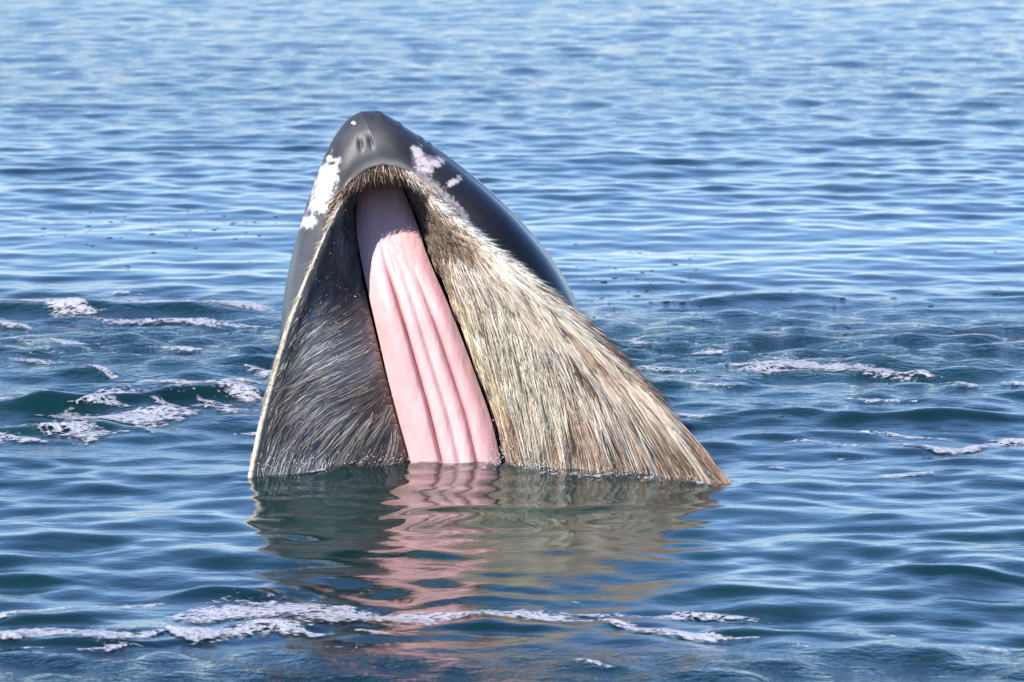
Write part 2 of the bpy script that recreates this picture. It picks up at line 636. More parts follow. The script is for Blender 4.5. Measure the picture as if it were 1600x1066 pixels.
# grey chin and left lip, dark right flank and back
g = np.clip(1.0 - sstep(600, 720, qx - 0.55 * (qy - 174)), 0, 1) * front
tone[:] = dark
tone = tone + (grey - dark) * g[:, None]
halo = np.exp(-(blob(572, 228, 36, 34))**2) * 0.30 * front
tone = tone + (pale - tone) * halo[:, None]
slit_shade = (np.exp(-blob(563, 226, 3.5, 9, -0.12)**2) + np.exp(-blob(579, 222, 3.5, 9, -0.22)**2)) * front
tone = tone + (dark - tone) * np.clip(0.9 * slit_shade, 0, 1)[:, None]  # shadow inside the two slits, painted dark into the skin tone
lipdist = np.zeros((nr, nc)); lipdist[:NI] = 0; lipdist[NI:NI + NF] = np.sin(np.linspace(0, np.pi / 2, NF))[:, None]; lipdist[NI + NF:] = 1
lipdist = lipdist.reshape(-1)
ll = sstep(250, 420, qy) * (qx < 560) * front
tone = tone + (np.array([0.10, 0.097, 0.097]) - tone) * (ll * (0.35 + 0.65 * np.exp(-((lipdist - 0.45) / 0.3)**2)) * 0.8)[:, None]
rimc = np.exp(-(lipdist / 0.10)**2) * front
tone = tone + (np.array([0.26, 0.25, 0.24]) - tone) * (0.65 * rimc)[:, None]
ins = np.zeros((nr, nc)); ins[:NI - 2] = 1
tone = np.where(ins.reshape(-1)[:, None] > 0, np.array([0.05, 0.045, 0.04]), tone)
mott = -0.9 + 1.5 * np.exp(-((lipdist - 0.15) / 0.35)**2) * (0.45 + 0.55 * sstep(600, 665, qx)) * (1 - sstep(720, 800, qx)) * front
patch = np.full(len(V), -1.6)


def scar_or_glint(cx, cy, rx, ry, ang=0.0, amt=1.0):
    global patch
    patch = np.maximum(patch, np.where(front, amt * (1.0 - blob(cx, cy, rx, ry, ang)) * 1.4, -1.6))


scar_or_glint(506, 294, 17, 44, 0.33); scar_or_glint(514, 268, 17, 14, 0.2); scar_or_glint(517, 249, 9, 5, 0.3, 0.8); scar_or_glint(482, 347, 14, 9, -0.3)
scar_or_glint(497, 318, 15, 18, 0.3)
scar_or_glint(653, 240, 9, 13, -0.5); scar_or_glint(665, 254, 17, 11, 0.35); scar_or_glint(682, 255, 12, 8, -0.3, 0.9); scar_or_glint(664, 264, 12, 6, 0.2, 0.8)
scar_or_glint(708, 284, 11, 5, -0.7, 0.75); scar_or_glint(553, 192, 3, 2.5, 0, 0.9)  # the tiny last blob is a sun glint at the tip, painted white
scar_or_glint(446, 428, 3, 8, 0.1, 0.8)
pinkn = np.where(qx > 600, 0.75, 0.0)
jaw = mesh_obj('upper_jaw', V, grid_faces(nr, nc), SKIN, whale,
               attrs={'tone': tone, 'patch': patch, 'mottle': mott, 'pinkness': pinkn, 'dry': g * (1 - sstep(300, 420, qy))})
jaw['label'] = 'smooth wet dark grey upper jaw with white scars and a pale lip'

# --- palate
TT = np.array([0, .15, .30, .45, .60, .75, .90, 1.0, 1.2])
PLc = np.array([(560, 280), (556, 345), (563, 400), (577, 465), (592, 530), (607, 595), (624, 660), (641, 722), (668, 850)], float)
PRc = np.array([(622, 276), (650, 345), (668, 400), (698, 470), (722, 530), (748, 600), (770, 665), (786, 735), (815, 850)], float)
nt_, nu_ = 260, 120
tt = np.linspace(0, 1.2, nt_); uu = np.linspace(0, 1, nu_)
A = herm(TT, PLc, tt)[:, None]; B = herm(TT, PRc, tt)[:, None]
T2, U2 = np.meshgrid(tt, uu, indexing='ij')
ue = U2
qq = A + (B - A) * ue[..., None]
wob = 0.03 * (vnoise(T2 * 5, 0 * T2, 41) - 0.5)
g1 = 0.36 + wob; g2 = 0.74 + 0.6 * wob; g0 = 0.56 + wob
dep = 0.042 * (1 - np.abs(2 * ue - 1)**3.5)                        # arched
gs = sstep(0.22, 0.5, T2)
dep -= 0.034 * gs * np.exp(-np.abs((ue - g1) / 0.022)**1.3)
dep -= 0.024 * sstep(0.3, 0.6, T2) * np.exp(-np.abs((ue - g2) / 0.020)**1.3)
dep -= 0.012 * sstep(0.3, 0.6, T2) * np.exp(-((ue - g0) / 0.05)**2)
dep += 0.009 * gs * (np.exp(-((ue - 0.20) / 0.12)**2) + np.exp(-((ue - 0.88) / 0.10)**2) + 0.5 * np.exp(-((ue - 0.5) / 0.05)**2) + 0.7 * np.exp(-((ue - 0.64) / 0.05)**2))
dep += 0.005 * (fbm(ue * 9, T2 * 14, 43, 3) - 0.5)
dep *= sstep(-0.05, 0.12, T2)
Yp = lean(qq[..., 1]) - 0.02 - dep + hollow(T2)
Vp = pix(qq[..., 0], qq[..., 1], Yp)
# turned-back edges
eL = Vp[:, :1] + np.array([0.015, 0.12, 0]); eR = Vp[:, -1:] + np.array([-0.015, 0.12, 0])
Vp = np.concatenate([eL, Vp, eR], 1)
pk = np.array([0.66, 0.36, 0.35]); gp = np.array([0.58, 0.29, 0.26]); wp = np.array([0.70, 0.46, 0.44])
tn = np.repeat(pk[None, None], nt_, 0).repeat(nu_ + 2, 1).astype(float)
top_shade = (1 - sstep(0.02, 0.20, tt))[:, None, None]
tn = tn + (gp - tn) * top_shade * 0.75  # shade under the front lip tinted into the palate colour
cen = np.exp(-((np.concatenate([[0], uu, [1]]) - 0.52) / 0.16)**2)[None, :, None] * sstep(0.3, 0.6, tt)[:, None, None]
tn = tn + (wp - tn) * 0.55 * cen
gr = np.concatenate([np.zeros((nt_, 1)), np.exp(-np.abs((ue - g1) / 0.025)**1.5) * gs + np.exp(-np.abs((ue - g2) / 0.025)**1.5) * sstep(0.3, 0.6, T2), np.zeros((nt_, 1))], 1)[..., None]
tn = tn + (np.array([0.45, 0.16, 0.16]) - tn) * 0.5 * np.clip(gr, 0, 1)
pal = mesh_obj('palate', Vp.reshape(-1, 3), grid_faces(nt_, nu_ + 2), PALATE, whale, attrs={'tone': tn.reshape(-1, 3)})
pal['label'] = 'pink ridged palate between the two baleen racks'

# --- baleen racks
VRc = np.array([(628, 264), (700, 332), (770, 386), (836, 440), (902, 500), (982, 574), (1070, 667), (1143, 757), (1240, 880)], float)
VLc = np.array([(556, 282), (521, 340), (496, 395), (471, 455), (449, 515), (427, 590), (408, 665), (393, 738), (370, 870)], float)
kR = np.array([.07, .16, .24, .31, .37, .43, .49, .53, .60])
kL = np.array([.08, .17, .24, .29, .33, .37, .41, .43, .46])


def rack_surface(side):
    Pc, Vc, kk = (PRc, VRc, kR) if side > 0 else (PLc, VLc, kL)
    ins = 7 if side > 0 else -1

    def f(t, c, lift=0.0):
        t = np.asarray(t, float); c = np.asarray(c, float)
        a = herm(TT, Pc, t); b = herm(TT, Vc, t)
        k = herm(TT, kk[:, None], t)[..., 0]
        q = a + (b - a) * c[..., None]
        q[..., 0] += ins * (1 - c)
        base = (lean(a[..., 1]) + hollow(t)) * (1 - c) + lean(b[..., 1]) * c
        bow = 0.05 * np.sin(np.pi * np.clip(c, 0, 1)) * sstep(0, 0.4, t)
        Yv = base + 0.015 - k * c - bow * (1 if side > 0 else 0.2)
        return pix(q[..., 0], q[..., 1], Yv), q

    def pt(t, c, lift):
        e = 0.004
        p, q = f(t, c)
        pt_, _ = f(t + e, c); pc_, _ = f(t, c + e)
        n = np.cross(pc_ - p, pt_ - p)
        n /= np.linalg.norm(n, axis=-1, keepdims=True) + 1e-12
        n *= np.where(n[..., 1:2] > 0, -1, 1)
        lift = np.asarray(lift)
        lift = np.where(lift < 0, lift * (1 - np.clip(c, 0, 1)**5), lift)
        return p + n * lift[..., None], q
    return f, pt


def ribbons(pts, rad):
    """three-sided tapering strands; pts (n,k,3), rad (n,k) -> verts, quads, tris"""
    n, k, _ = pts.shape
    tan = np.gradient(pts, axis=1)
    tan /= np.linalg.norm(tan, axis=2, keepdims=True) + 1e-12
    ref = np.array([0.3, -0.9, 0.2])
    u = np.cross(tan, ref); u /= np.linalg.norm(u, axis=2, keepdims=True) + 1e-12
    w = np.cross(tan, u)
    roll = rng.uniform(0, 2.09, n)[:, None, None]
    ring = []
    for j in range(3):
        a = roll + 2 * np.pi * j / 3
        ring.append(pts[:, :-1] + rad[:, :-1, None] * (np.cos(a) * u[:, :-1] + np.sin(a) * w[:, :-1]))
    ring = np.stack(ring, 2)                   # n,k-1,3,3
    tip = pts[:, -1]
    per = (k - 1) * 3 + 1
    verts = np.concatenate([ring.reshape(n, -1, 3), tip[:, None]], 1).reshape(-1, 3)
    base = (np.arange(n) * per)[:, None]
    qd = []
    for s in range(k - 2):
        for j in range(3):
            a, b = s * 3 + j, s * 3 + (j + 1) % 3
            qd.append(np.concatenate([base + a, base + b, base + b + 3, base + a + 3], 1))
    quads = np.stack(qd, 1).reshape(-1, 4)
    td = []
    s = k - 2
    for j in range(3):
        td.append(np.concatenate([base + s * 3 + j, base + s * 3 + (j + 1) % 3, base + per - 1], 1))
    tris = np.stack(td, 1).reshape(-1, 3)
    return verts, quads, tris, per


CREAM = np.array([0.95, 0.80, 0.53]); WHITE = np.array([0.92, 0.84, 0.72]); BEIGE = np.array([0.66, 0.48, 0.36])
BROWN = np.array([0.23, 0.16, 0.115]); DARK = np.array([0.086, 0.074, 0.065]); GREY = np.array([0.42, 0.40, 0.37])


def lerp(a, b, f):
    return a + (b - a) * np.asarray(f)[..., None]


def tone_right(t, c):
    n = fbm(t * 7 + 3, c * 4 + 2, 51, 3)
    col = np.broadcast_to(BEIGE, t.shape + (3,)).copy()
    # brown near the mouth front and towards the palate
    col = lerp(col, BROWN * 0.8, (1 - sstep(0.24, 0.48, t)) * (1 - sstep(0.55, 0.85, c)) * 0.95)
    cre = np.exp(-((t - 0.58) / 0.17)**2 - ((c - 0.22 - 0.15 * (0.6 - t)) / 0.28)**2)
    col = lerp(col, CREAM, np.clip(cre * 1.5, 0, 1))
    col = lerp(col, WHITE, sstep(0.75, 0.97, c) * (1 - sstep(0.42, 0.62, t)) * 0.9)
    col = lerp(col, BROWN * 2.1, sstep(0.55, 0.85, c) * sstep(0.5, 0.75, t) * 0.72)
    col = lerp(col, BROWN * 1.6, np.exp(-((c - 0.13) / 0.08)**2 - ((t - 0.85) / 0.12)**2) * 0.8)
    col = lerp(col, WHITE, np.exp(-((c - 0.33) / 0.15)**2 - ((t - 0.98) / 0.12)**2) * 0.5)
    col = lerp(col, DARK * 1.3, sstep(0.56, 0.75, n) * 0.28)
    return col


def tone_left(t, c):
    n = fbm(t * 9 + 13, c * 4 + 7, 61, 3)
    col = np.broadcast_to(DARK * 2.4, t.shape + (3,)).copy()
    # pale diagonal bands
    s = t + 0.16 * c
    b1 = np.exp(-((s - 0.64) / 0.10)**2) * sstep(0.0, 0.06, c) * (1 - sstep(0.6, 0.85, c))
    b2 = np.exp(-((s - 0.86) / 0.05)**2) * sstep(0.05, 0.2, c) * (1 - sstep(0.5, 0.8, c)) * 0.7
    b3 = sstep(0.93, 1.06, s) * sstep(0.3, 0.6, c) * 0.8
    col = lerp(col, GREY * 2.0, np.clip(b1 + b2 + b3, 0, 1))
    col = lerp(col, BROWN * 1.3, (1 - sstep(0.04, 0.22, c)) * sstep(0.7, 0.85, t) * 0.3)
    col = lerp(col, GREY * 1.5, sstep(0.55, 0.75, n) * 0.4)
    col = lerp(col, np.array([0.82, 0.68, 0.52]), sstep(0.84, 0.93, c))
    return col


def build_rack(side, n_plates, n_clumps):
    f, pt = rack_surface(side)
    # root mat under the hair
    gt = np.linspace(-0.0, 1.2, 120); gc = np.linspace(-0.03, 0.99, 40)
    G1, G2 = np.meshgrid(gt, gc, indexing='ij')
    gv, _ = pt(G1, G2, np.full(G1.shape, -0.022))
    bk, _ = pt(G1, G2, np.full(G1.shape, -0.05))
    bk = bk[:, ::-1]
    ring = np.concatenate([gv, bk, gv[:, :1]], 1)
    rack = mesh_obj('baleen_rack', ring.reshape(-1, 3), grid_faces(120, 81), GUM, whale)
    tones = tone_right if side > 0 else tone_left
    # clumps of hair
    t0 = rng.uniform(0.0, 1.13, n_clumps)
    c0 = rng.uniform(0.0, 1.0, n_clumps)
    big = rng.random(n_clumps)
    # screen-down along the rack versus outward growth
    if side > 0:
        # hair near the palate hangs straight down; near the free edge it lies along the edge
        out = 0.02 - 0.40 * c0 * (1 - c0) * sstep(0.2, 0.5, t0) + 0.035 * (rng.random(n_clumps) - 0.5)
        edge = sstep(0.86, 1.0, c0) * (1 - sstep(0.45, 0.75, t0))
        out = out + 0.10 * edge
        L = (0.075 + 0.19 * sstep(0.25, 0.55, t0) * (0.4 + 0.6 * big)) * (1 - 0.35 * sstep(0.8, 1, c0))
        L *= 1 - 0.45 * sstep(0.55, 0.9, c0) * sstep(0.55, 0.8, t0)
    else:
        out = (0.75 * sstep(0.25, 0.5, t0) * (1 - 0.75 * sstep(0.72, 0.95, t0 - 0.12 * (c0 - 0.3))) + 0.06 + 0.12 * (rng.random(n_clumps) - 0.5)) * (1 - c0)
        L = 0.06 + 0.12 * sstep(0.2, 0.6, t0) * (0.4 + 0.6 * big)
        L *= 1 - 0.5 * sstep(0.85, 1, c0)
    lock = (rng.random(n_clumps) < 0.15) & (t0 > 0.28) & (t0 < 0.85) & (c0 > 0.15) & (c0 < 0.95) if side > 0 else np.zeros(n_clumps, bool)
    L = np.where(lock, rng.uniform(0.14, 0.30, n_clumps), L)
    hc = 14
    n = n_clumps * hc
    rep = lambda a: np.repeat(a, hc)
    T0 = rep(t0) + rng.normal(0, 0.008, n); C0 = rep(c0) + rng.normal(0, 0.020, n)
    C0 = np.where(C0 > 1.0, 2.0 - C0, C0); C0 = np.where(C0 < 0, -C0, C0)
    T0 = np.clip(T0, 0.0, 1.16)
    ln = rep(L) * rng.uniform(0.65, 1.15, n)
    ot = rep(out) * (L.mean() and 1.0)
    tight = rep(np.where(lock, 0.93, rng.uniform(0.05, 0.6 if side > 0 else 0.35, n_clumps)))
    K = 4
    s = np.linspace(0, 1, K)
    # tip of clump, gathered
    tipT = rep(t0) + ln; tipC = rep(c0) + rep(out) * (ln / 0.15)
    indT = T0 + ln; indC = C0 + rep(out) * (ln / 0.15) + rng.normal(0, 0.015, n)
    eT = tipT * tight + indT * (1 - tight); eC = tipC * tight + indC * (1 - tight)
    curve = s[None]**1.0
    tk = T0[:, None] + (eT - T0)[:, None] * curve
    ck = C0[:, None] + (eC - C0)[:, None] * s[None]**1.25
    ck = np.clip(ck, -0.02, 1.035)
    lift_amp = rep(np.where(lock, rng.uniform(0.026, 0.040, n_clumps), rng.uniform(0.003, 0.018, n_clumps))) * rng.uniform(0.6, 1.3, n)
    if side < 0:
        lift_amp *= 0.7
    lift = -0.012 + lift_amp[:, None] * np.sin(np.pi * np.clip(s * 0.72, 0, 1))[None] * 1.3
    pts, q = pt(tk, ck, lift)
    # wispy unruliness
    pts = pts + rng.normal(0, 0.0028, (n, 1, 3)) * (s**2)[None, :, None]
    # front fringe clears the free edge
    fr = (C0 > 0.9) * (T0 < 0.8)
    dirn = np.array([0.75, -0.25, 0.25]) if side > 0 else np.array([-0.4, -0.5, 0.1])
    pts = pts + (fr * rng.uniform(0, 0.07, n) * rng.random(n))[:, None, None] * dirn * (s**2)[None, :, None]
    r0 = rng.uniform(0.0007, 0.0016 if side > 0 else 0.0012, n)
    rad = r0[:, None] * np.array([0.9, 1.0, 0.7, 0.0])[None]
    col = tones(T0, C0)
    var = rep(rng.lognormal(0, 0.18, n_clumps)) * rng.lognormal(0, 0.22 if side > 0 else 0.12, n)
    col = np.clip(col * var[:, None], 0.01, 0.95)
    col = np.where(rep(lock)[:, None], np.clip(lerp(col, WHITE, 0.6 + 0 * T0), 0, 0.85), col)
    if side > 0:
        fleck = (rng.random(n) < 0.30 * sstep(0.4, 0.7, C0) * sstep(0.4, 0.6, T0)) & ~rep(lock)
        col = np.where(fleck[:, None], col * 0.28, col)
    hot = rng.random(n) < (0.05 if side > 0 else 0.015)
    col = np.where(hot[:, None], np.clip(col * 1.5 + 0.08, 0, 0.85), col)
    if side > 0:
        # frayed tips standing off the free edge
        nf = 900
        ft = rng.uniform(0.03, 0.75, nf)**1.1
        fp, _ = pt(ft, np.full(nf, 0.93) + rng.uniform(0, 0.05, nf), np.full(nf, 0.004))
        e2, _ = pt(ft + 0.02, np.full(nf, 0.98), np.full(nf, 0.0)); e1, _ = pt(ft, np.full(nf, 0.98), np.full(nf, 0.0))
        tg = e2 - e1; tg /= np.linalg.norm(tg, axis=1, keepdims=True)
        dv = tg + np.array([0.42, -0.1, 0.16]) * rng.uniform(0.2, 1.0, nf)[:, None] + rng.normal(0, 0.07, (nf, 3))
        fl = rng.uniform(0.04, 0.13, nf) * (1 - 0.4 * sstep(0.4, 0.75, ft))
        sag = np.array([0, 0, -1.0]) * (fl * 0.22)[:, None]
        fpts = fp[:, None] + dv[:, None] * (fl[:, None] * s[None])[..., None] + sag[:, None] * (s**2)[None, :, None]
        pts = np.concatenate([pts, fpts]); T0 = np.concatenate([T0, ft])
        rad = np.concatenate([rad, rng.uniform(0.0008, 0.0016, nf)[:, None] * np.array([0.9, 1.0, 0.7, 0.0])[None]])
        col = np.concatenate([col, lerp(np.broadcast_to(WHITE, (nf, 3)), BEIGE, sstep(0.4, 0.7, ft)) * rng.lognormal(-0.05, 0.15, nf)[:, None]])
        col = np.clip(col, 0.01, 0.95)
    # plates: slabs on edge, each carrying the hair rooted along it
    edges = np.linspace(0.0, 1.16, n_plates + 1)
    which = np.clip(np.searchsorted(edges, T0) - 1, 0, n_plates - 1)
    for i in range(n_plates):
        a, b = edges[i], edges[i + 1]
        m = which == i
        v, qd, tr, per = ribbons(pts[m], rad[m])
        cc = np.repeat(col[m], per, 0)
        # slab
        ns = 14
        cs = np.linspace(0.0, 1.0, ns)
        w = (b - a)
        f0, _ = pt(np.full(ns, a + w * 0.04), cs, np.full(ns, -0.010))
        f1, _ = pt(np.full(ns, b - w * 0.04), cs, np.full(ns, -0.010))
        b1, _ = pt(np.full(ns, b - w * 0.04), cs * 0.97, np.full(ns, -0.045))
        b0, _ = pt(np.full(ns, a + w * 0.04), cs * 0.97, np.full(ns, -0.045))
        sv = np.stack([f0, f1, b1, b0, f0], 1).reshape(-1, 3)
        sf = grid_faces(ns, 5)
        e = (ns - 1) * 5
        capf = np.array([[e, e + 1, e + 2, e + 3]])
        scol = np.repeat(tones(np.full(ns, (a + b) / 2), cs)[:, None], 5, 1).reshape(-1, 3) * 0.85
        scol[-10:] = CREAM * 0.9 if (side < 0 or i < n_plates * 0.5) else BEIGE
        if side < 0:
            # smooth pale outer edge of the plate, seen as a bead along the free edge
            m1 = 7
            et = np.linspace(a, b, m1)
            ec, _ = pt(et, np.full(m1, 1.0), np.full(m1, 0.0))
            er = (0.003 + 0.008 * sstep(0.0, 0.8, et)) 
            ang = np.linspace(0, 2 * np.pi, 9)
            ec = ec + rng.normal(0, 0.0008, ec.shape)
            ring = ec[:, None] + er[:, None, None] * (np.cos(ang)[None, :, None] * np.array([1.0, 0, 0]) + np.sin(ang)[None, :, None] * np.array([0, 1.0, 0.0]))
            bf = grid_faces(m1, 9) + len(sv)
            sv = np.concatenate([sv, ring.reshape(-1, 3)]); sf = np.concatenate([sf, bf])
            scol = np.concatenate([scol, np.full((m1 * 9, 3), 1.0) * np.array([0.66, 0.56, 0.41]) * rng.uniform(0.88, 1.05)])
        off = len(v)
        o = mesh_obj('baleen_plate', np.concatenate([v, sv]), [np.concatenate([qd, sf + off, capf + off]), tr], HAIR, rack,
                     attrs={'tone': np.concatenate([cc, scol])})
    return rack, pts, which


rk, _, _ = build_rack(1, 40, 3900)
rk['label'] = 'sunlit cream and brown baleen rack, the broader one'
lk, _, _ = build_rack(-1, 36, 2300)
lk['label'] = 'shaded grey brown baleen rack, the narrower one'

# --- short dark bristles under the front lip
nb = 1500
a = rng.uniform(-0.32, 0.30, nb)
wq = np.abs(a)
Rq = np.where((a < 0)[:, None], herm(LT, LR, wq), herm(LT, RR, wq))
root = Rq + np.stack([rng.normal(0, 2, nb), rng.uniform(1, 7, nb)], -1)
dirx = (Rq[:, 0] - 592) * 0.012
length = rng.uniform(14, 38, nb) * (1 - 0.3 * wq)
tipq = root + np.stack([dirx * length + rng.normal(0, 5, nb), length], -1)
sK = np.linspace(0, 1, 5)
bq = root[:, None] + (tipq - root)[:, None] * sK[None, :, None]
bq[..., 0] += (rng.normal(0, 3, nb)[:, None] * np.sin(np.pi * sK)[None])
bd = lean(root[:, 1])[:, None] - 0.085 - (rng.uniform(0.0, 0.05, nb)[:, None]) * np.sin(np.pi * 0.7 * sK)[None]
bp = pix(bq[..., 0], bq[..., 1], bd)
v, qd, tr, per = ribbons(bp, rng.uniform(0.0010, 0.0020, nb)[:, None] * np.array([1, 1, .8, .5, 0])[None])
bc = np.where((a > 0.10)[:, None], WHITE * 0.6, BROWN * 0.5) * rng.lognormal(0, 0.45, nb)[:, None]
bc = np.where((rng.random(nb) < 0.15)[:, None], BEIGE, bc)
fr = mesh_obj('front_bristles', v, [qd, tr], HAIR, whale, attrs={'tone': np.repeat(np.clip(bc, 0.01, 0.8), per, 0)})
fr['kind'] = 'stuff'
fr['label'] = 'short dark bristles hanging under the front lip'

# ------------------------------------------------------------------ foam on the water
def foam(pts, wpx, label, seed, thin=0.0, group='foam on the water'):
    """a lacy raft of foam laid on the swell along a line of photo points; wpx = half depth in photo pixels"""
    px = np.array([p[0] for p in pts], float); py = np.array([p[1] for p in pts], float)
    wp = np.array(wpx if isinstance(wpx, (list, tuple)) else [wpx] * len(pts), float)
    gx, gy = ground(px, py)
    hw = 1.45 * (ground(px, py - wp)[1] - ground(px, py + wp)[1]) / 2
    x = np.arange(gx[0] - 0.12, gx[-1] + 0.12, 0.012)
    ylo, yhi = (gy - 1.6 * hw).min(), (gy + 1.6 * hw).max()
    y = np.arange(ylo, yhi, 0.016)
    Xf, Yf = np.meshgrid(x, y)
    yc = herm(gx, gy[:, None], Xf)[..., 0] + 0.10 * hw.max() * (vnoise(Xf * 3, 0 * Xf, seed) - 0.5) * 4
    w = np.interp(Xf, gx, hw) * (0.45 + 1.1 * fbm(Xf * 2.6 + seed, 0 * Xf + 3, seed + 5, 3))
    ends = sstep(gx[0] - 0.1, gx[0] + 0.15, Xf) * (1 - sstep(gx[-1] - 0.15, gx[-1] + 0.1, Xf))
    d = 1 - np.abs(Yf - yc) / (w * (0.05 + 0.95 * ends))
    d = d + 0.9 * (fbm(Xf * 7, Yf * 6, seed + 9, 3) - 0.5) - 0.6 * (1 - ends) - thin
    keep = d > -0.25
    cell = keep[:-1, :-1] & keep[:-1, 1:] & keep[1:, 1:] & keep[1:, :-1]
    F = grid_faces(len(y), len(x))[cell.ravel()]
    if len(F) < 4:
        return
    used, inv = np.unique(F, return_inverse=True)
    Zf = sea_h(Xf.ravel()[used], Yf.ravel()[used])
    dd = d.ravel()[used]
    Zf = Zf + 0.004 + 0.008 * np.clip(dd, 0, 0.8) * (0.4 + fbm(Xf.ravel()[used] * 12, Yf.ravel()[used] * 12, seed + 20, 2))
    o = mesh_obj('foam_streak', np.stack([Xf.ravel()[used], Yf.ravel()[used], Zf], -1), inv.reshape(-1, 4), FOAM,
                 attrs={'dens': np.clip(dd, -0.3, 1.0) - 0.5 * thin})
    o['label'] = label; o['category'] = 'foam'; o['group'] = group
    return o


FG = 'foam streaks in the foreground'; ML = 'foam left of the whale'; MR = 'foam right of the whale'
foam([(250, 966), (340, 958), (430, 953), (520, 957), (600, 962), (700, 965), (800, 966), (880, 970), (935, 973)], [8, 15, 17, 13, 11, 10, 9, 9, 7], 'broadest and longest white foam streak across the near foreground', 101, group=FG)
foam([(930, 973), (1000, 990), (1060, 999), (1130, 1004), (1180, 1005)], [7, 7, 6, 6, 4], 'thin foam tail trailing right from the broadest foreground streak', 102, group=FG)
foam([(900, 962), (990, 965), (1100, 962), (1210, 967)], 4, 'faint thin foam line above the foreground foam tail', 103, 0.1, FG)
foam([(245, 974), (290, 992), (360, 987), (420, 981), (500, 988)], [8, 11, 10, 9, 7], 'foam band just below the left half of the broadest streak', 104, group=FG)
foam([(-40, 998), (60, 996), (140, 998), (200, 1000), (265, 990)], [8, 8, 6, 6, 4], 'foam strip at the lower left corner of the foreground', 105, group=FG)
foam([(160, 985), (185, 988), (212, 990)], 9, 'small foam raft above the lower left foam strip', 106, 0.05, FG)
foam([(145, 947), (200, 946), (262, 942)], 7, 'short foam strip left of the broadest foreground streak', 107, group=FG)
foam([(-40, 972), (30, 962), (80, 955), (130, 947)], [6, 6, 5, 4], 'slanting foam line at the left edge of the foreground', 108, group=FG)
foam([(-30, 1020), (20, 1018), (60, 1019)], 4, 'foam scrap at the bottom left edge of the water', 109, group=FG)
foam([(110, 1022), (160, 1019), (200, 1014)], 4, 'foam scrap below the lower left foam strip', 110, group=FG)
foam([(565, 986), (582, 990), (602, 992)], 7, 'small foam blob under the broadest foreground streak', 111, group=FG)
foam([(405, 1008), (420, 1009), (438, 1010)], 4, 'tiny foam dab below the broadest foreground streak', 112, group=FG)
foam([(510, 1013), (530, 1015), (548, 1016)], 5, 'pale foam dab near the pink reflection at the bottom', 113, group=FG)
foam([(875, 1042), (930, 1050), (990, 1054)], 4, 'faint foam line low in the foreground right of the pink reflection', 114, 0.15, FG)
foam([(1200, 1008), (1245, 1016), (1290, 1025)], 3, 'slanting foam wisp in the lower right foreground', 115, 0.1, FG)
foam([(1330, 994), (1370, 997), (1410, 1000)], 3, 'foam wisp in the foreground towards the right edge', 116, 0.1, FG)
foam([(1480, 1006), (1540, 1009), (1640, 1012)], 3, 'foam wisp at the lower right edge of the foreground', 117, 0.1, FG)
foam([(880, 944), (895, 945), (908, 946)], 3, 'tiny foam dab above the broadest streak under the baleen reflection', 118, group=FG)

foam([(-40, 634), (15, 629), (60, 624)], [10, 10, 6], 'foam on the crest at the left edge beside the whale', 121, group=ML)
foam([(95, 628), (170, 621), (240, 619), (300, 611), (360, 612), (412, 614)], [5, 7, 6, 8, 7, 5], 'foam along the wave crest left of the whale', 122, 0.08, ML)
foam([(60, 652), (110, 656), (180, 657), (250, 651), (322, 645)], [8, 11, 10, 12, 6], 'thick foam raft in front of the crest left of the whale', 123, group=ML)
foam([(20, 660), (80, 672), (140, 684), (185, 679)], [5, 8, 11, 7], 'slanting foam patch below the thick raft left of the whale', 124, group=ML)
foam([(-40, 680), (20, 684), (72, 690)], [8, 7, 4], 'foam tongue at the left edge below the slanting patch', 125, group=ML)
foam([(248, 630), (266, 634), (290, 639)], [10, 9, 4], 'foam blob between crest and thick raft left of the whale', 126, group=ML)
foam([(355, 620), (385, 624), (420, 627)], [8, 9, 6], 'foam patch on the crest nearest the whale', 127, group=ML)
foam([(308, 636), (330, 637), (345, 636)], 4, 'small foam dab between the crest foam and the whale', 128, group=ML)
foam([(365, 672), (385, 672), (405, 672)], 3, 'thin foam dash close to the left baleen edge', 129, group=ML)
foam([(220, 674), (240, 680), (258, 679)], 3, 'small foam scrap right of the slanting patch', 130, group=ML)
foam([(-40, 472), (60, 471), (150, 474), (300, 476), (440, 484)], [6, 5, 5, 5, 6], 'long foam line on the far crest left of the whale', 131, group=ML)
foam([(55, 480), (100, 484), (150, 490)], [4, 7, 5], 'foam bulge under the long far foam line', 132, group=ML)
foam([(-30, 505), (20, 512), (55, 520)], 8, 'pale foam patch at the left edge behind the crest', 133, 0.2, ML)
foam([(5, 528), (45, 540), (90, 552)], 10, 'thin foam lace on churned water at the left', 134, 0.32, ML)
foam([(60, 535), (110, 539), (162, 541)], 4, 'thin foam dash in the churned water at the left', 135, 0.1, ML)
foam([(372, 574), (400, 578), (440, 590)], [4, 8, 10], 'pale foam wedge touching the left side of the jaw', 136, 0.05, ML)
foam([(90, 572), (140, 582), (200, 596)], 3, 'slanting foam wisp above the crest on the left', 137, 0.15, ML)
foam([(240, 545), (290, 547), (335, 550)], 3, 'foam wisp in the churned water midway to the jaw', 138, 0.2, ML)
foam([(150, 462), (185, 460), (215, 462)], 3, 'foam wisp beyond the long far foam line', 139, 0.2, ML)

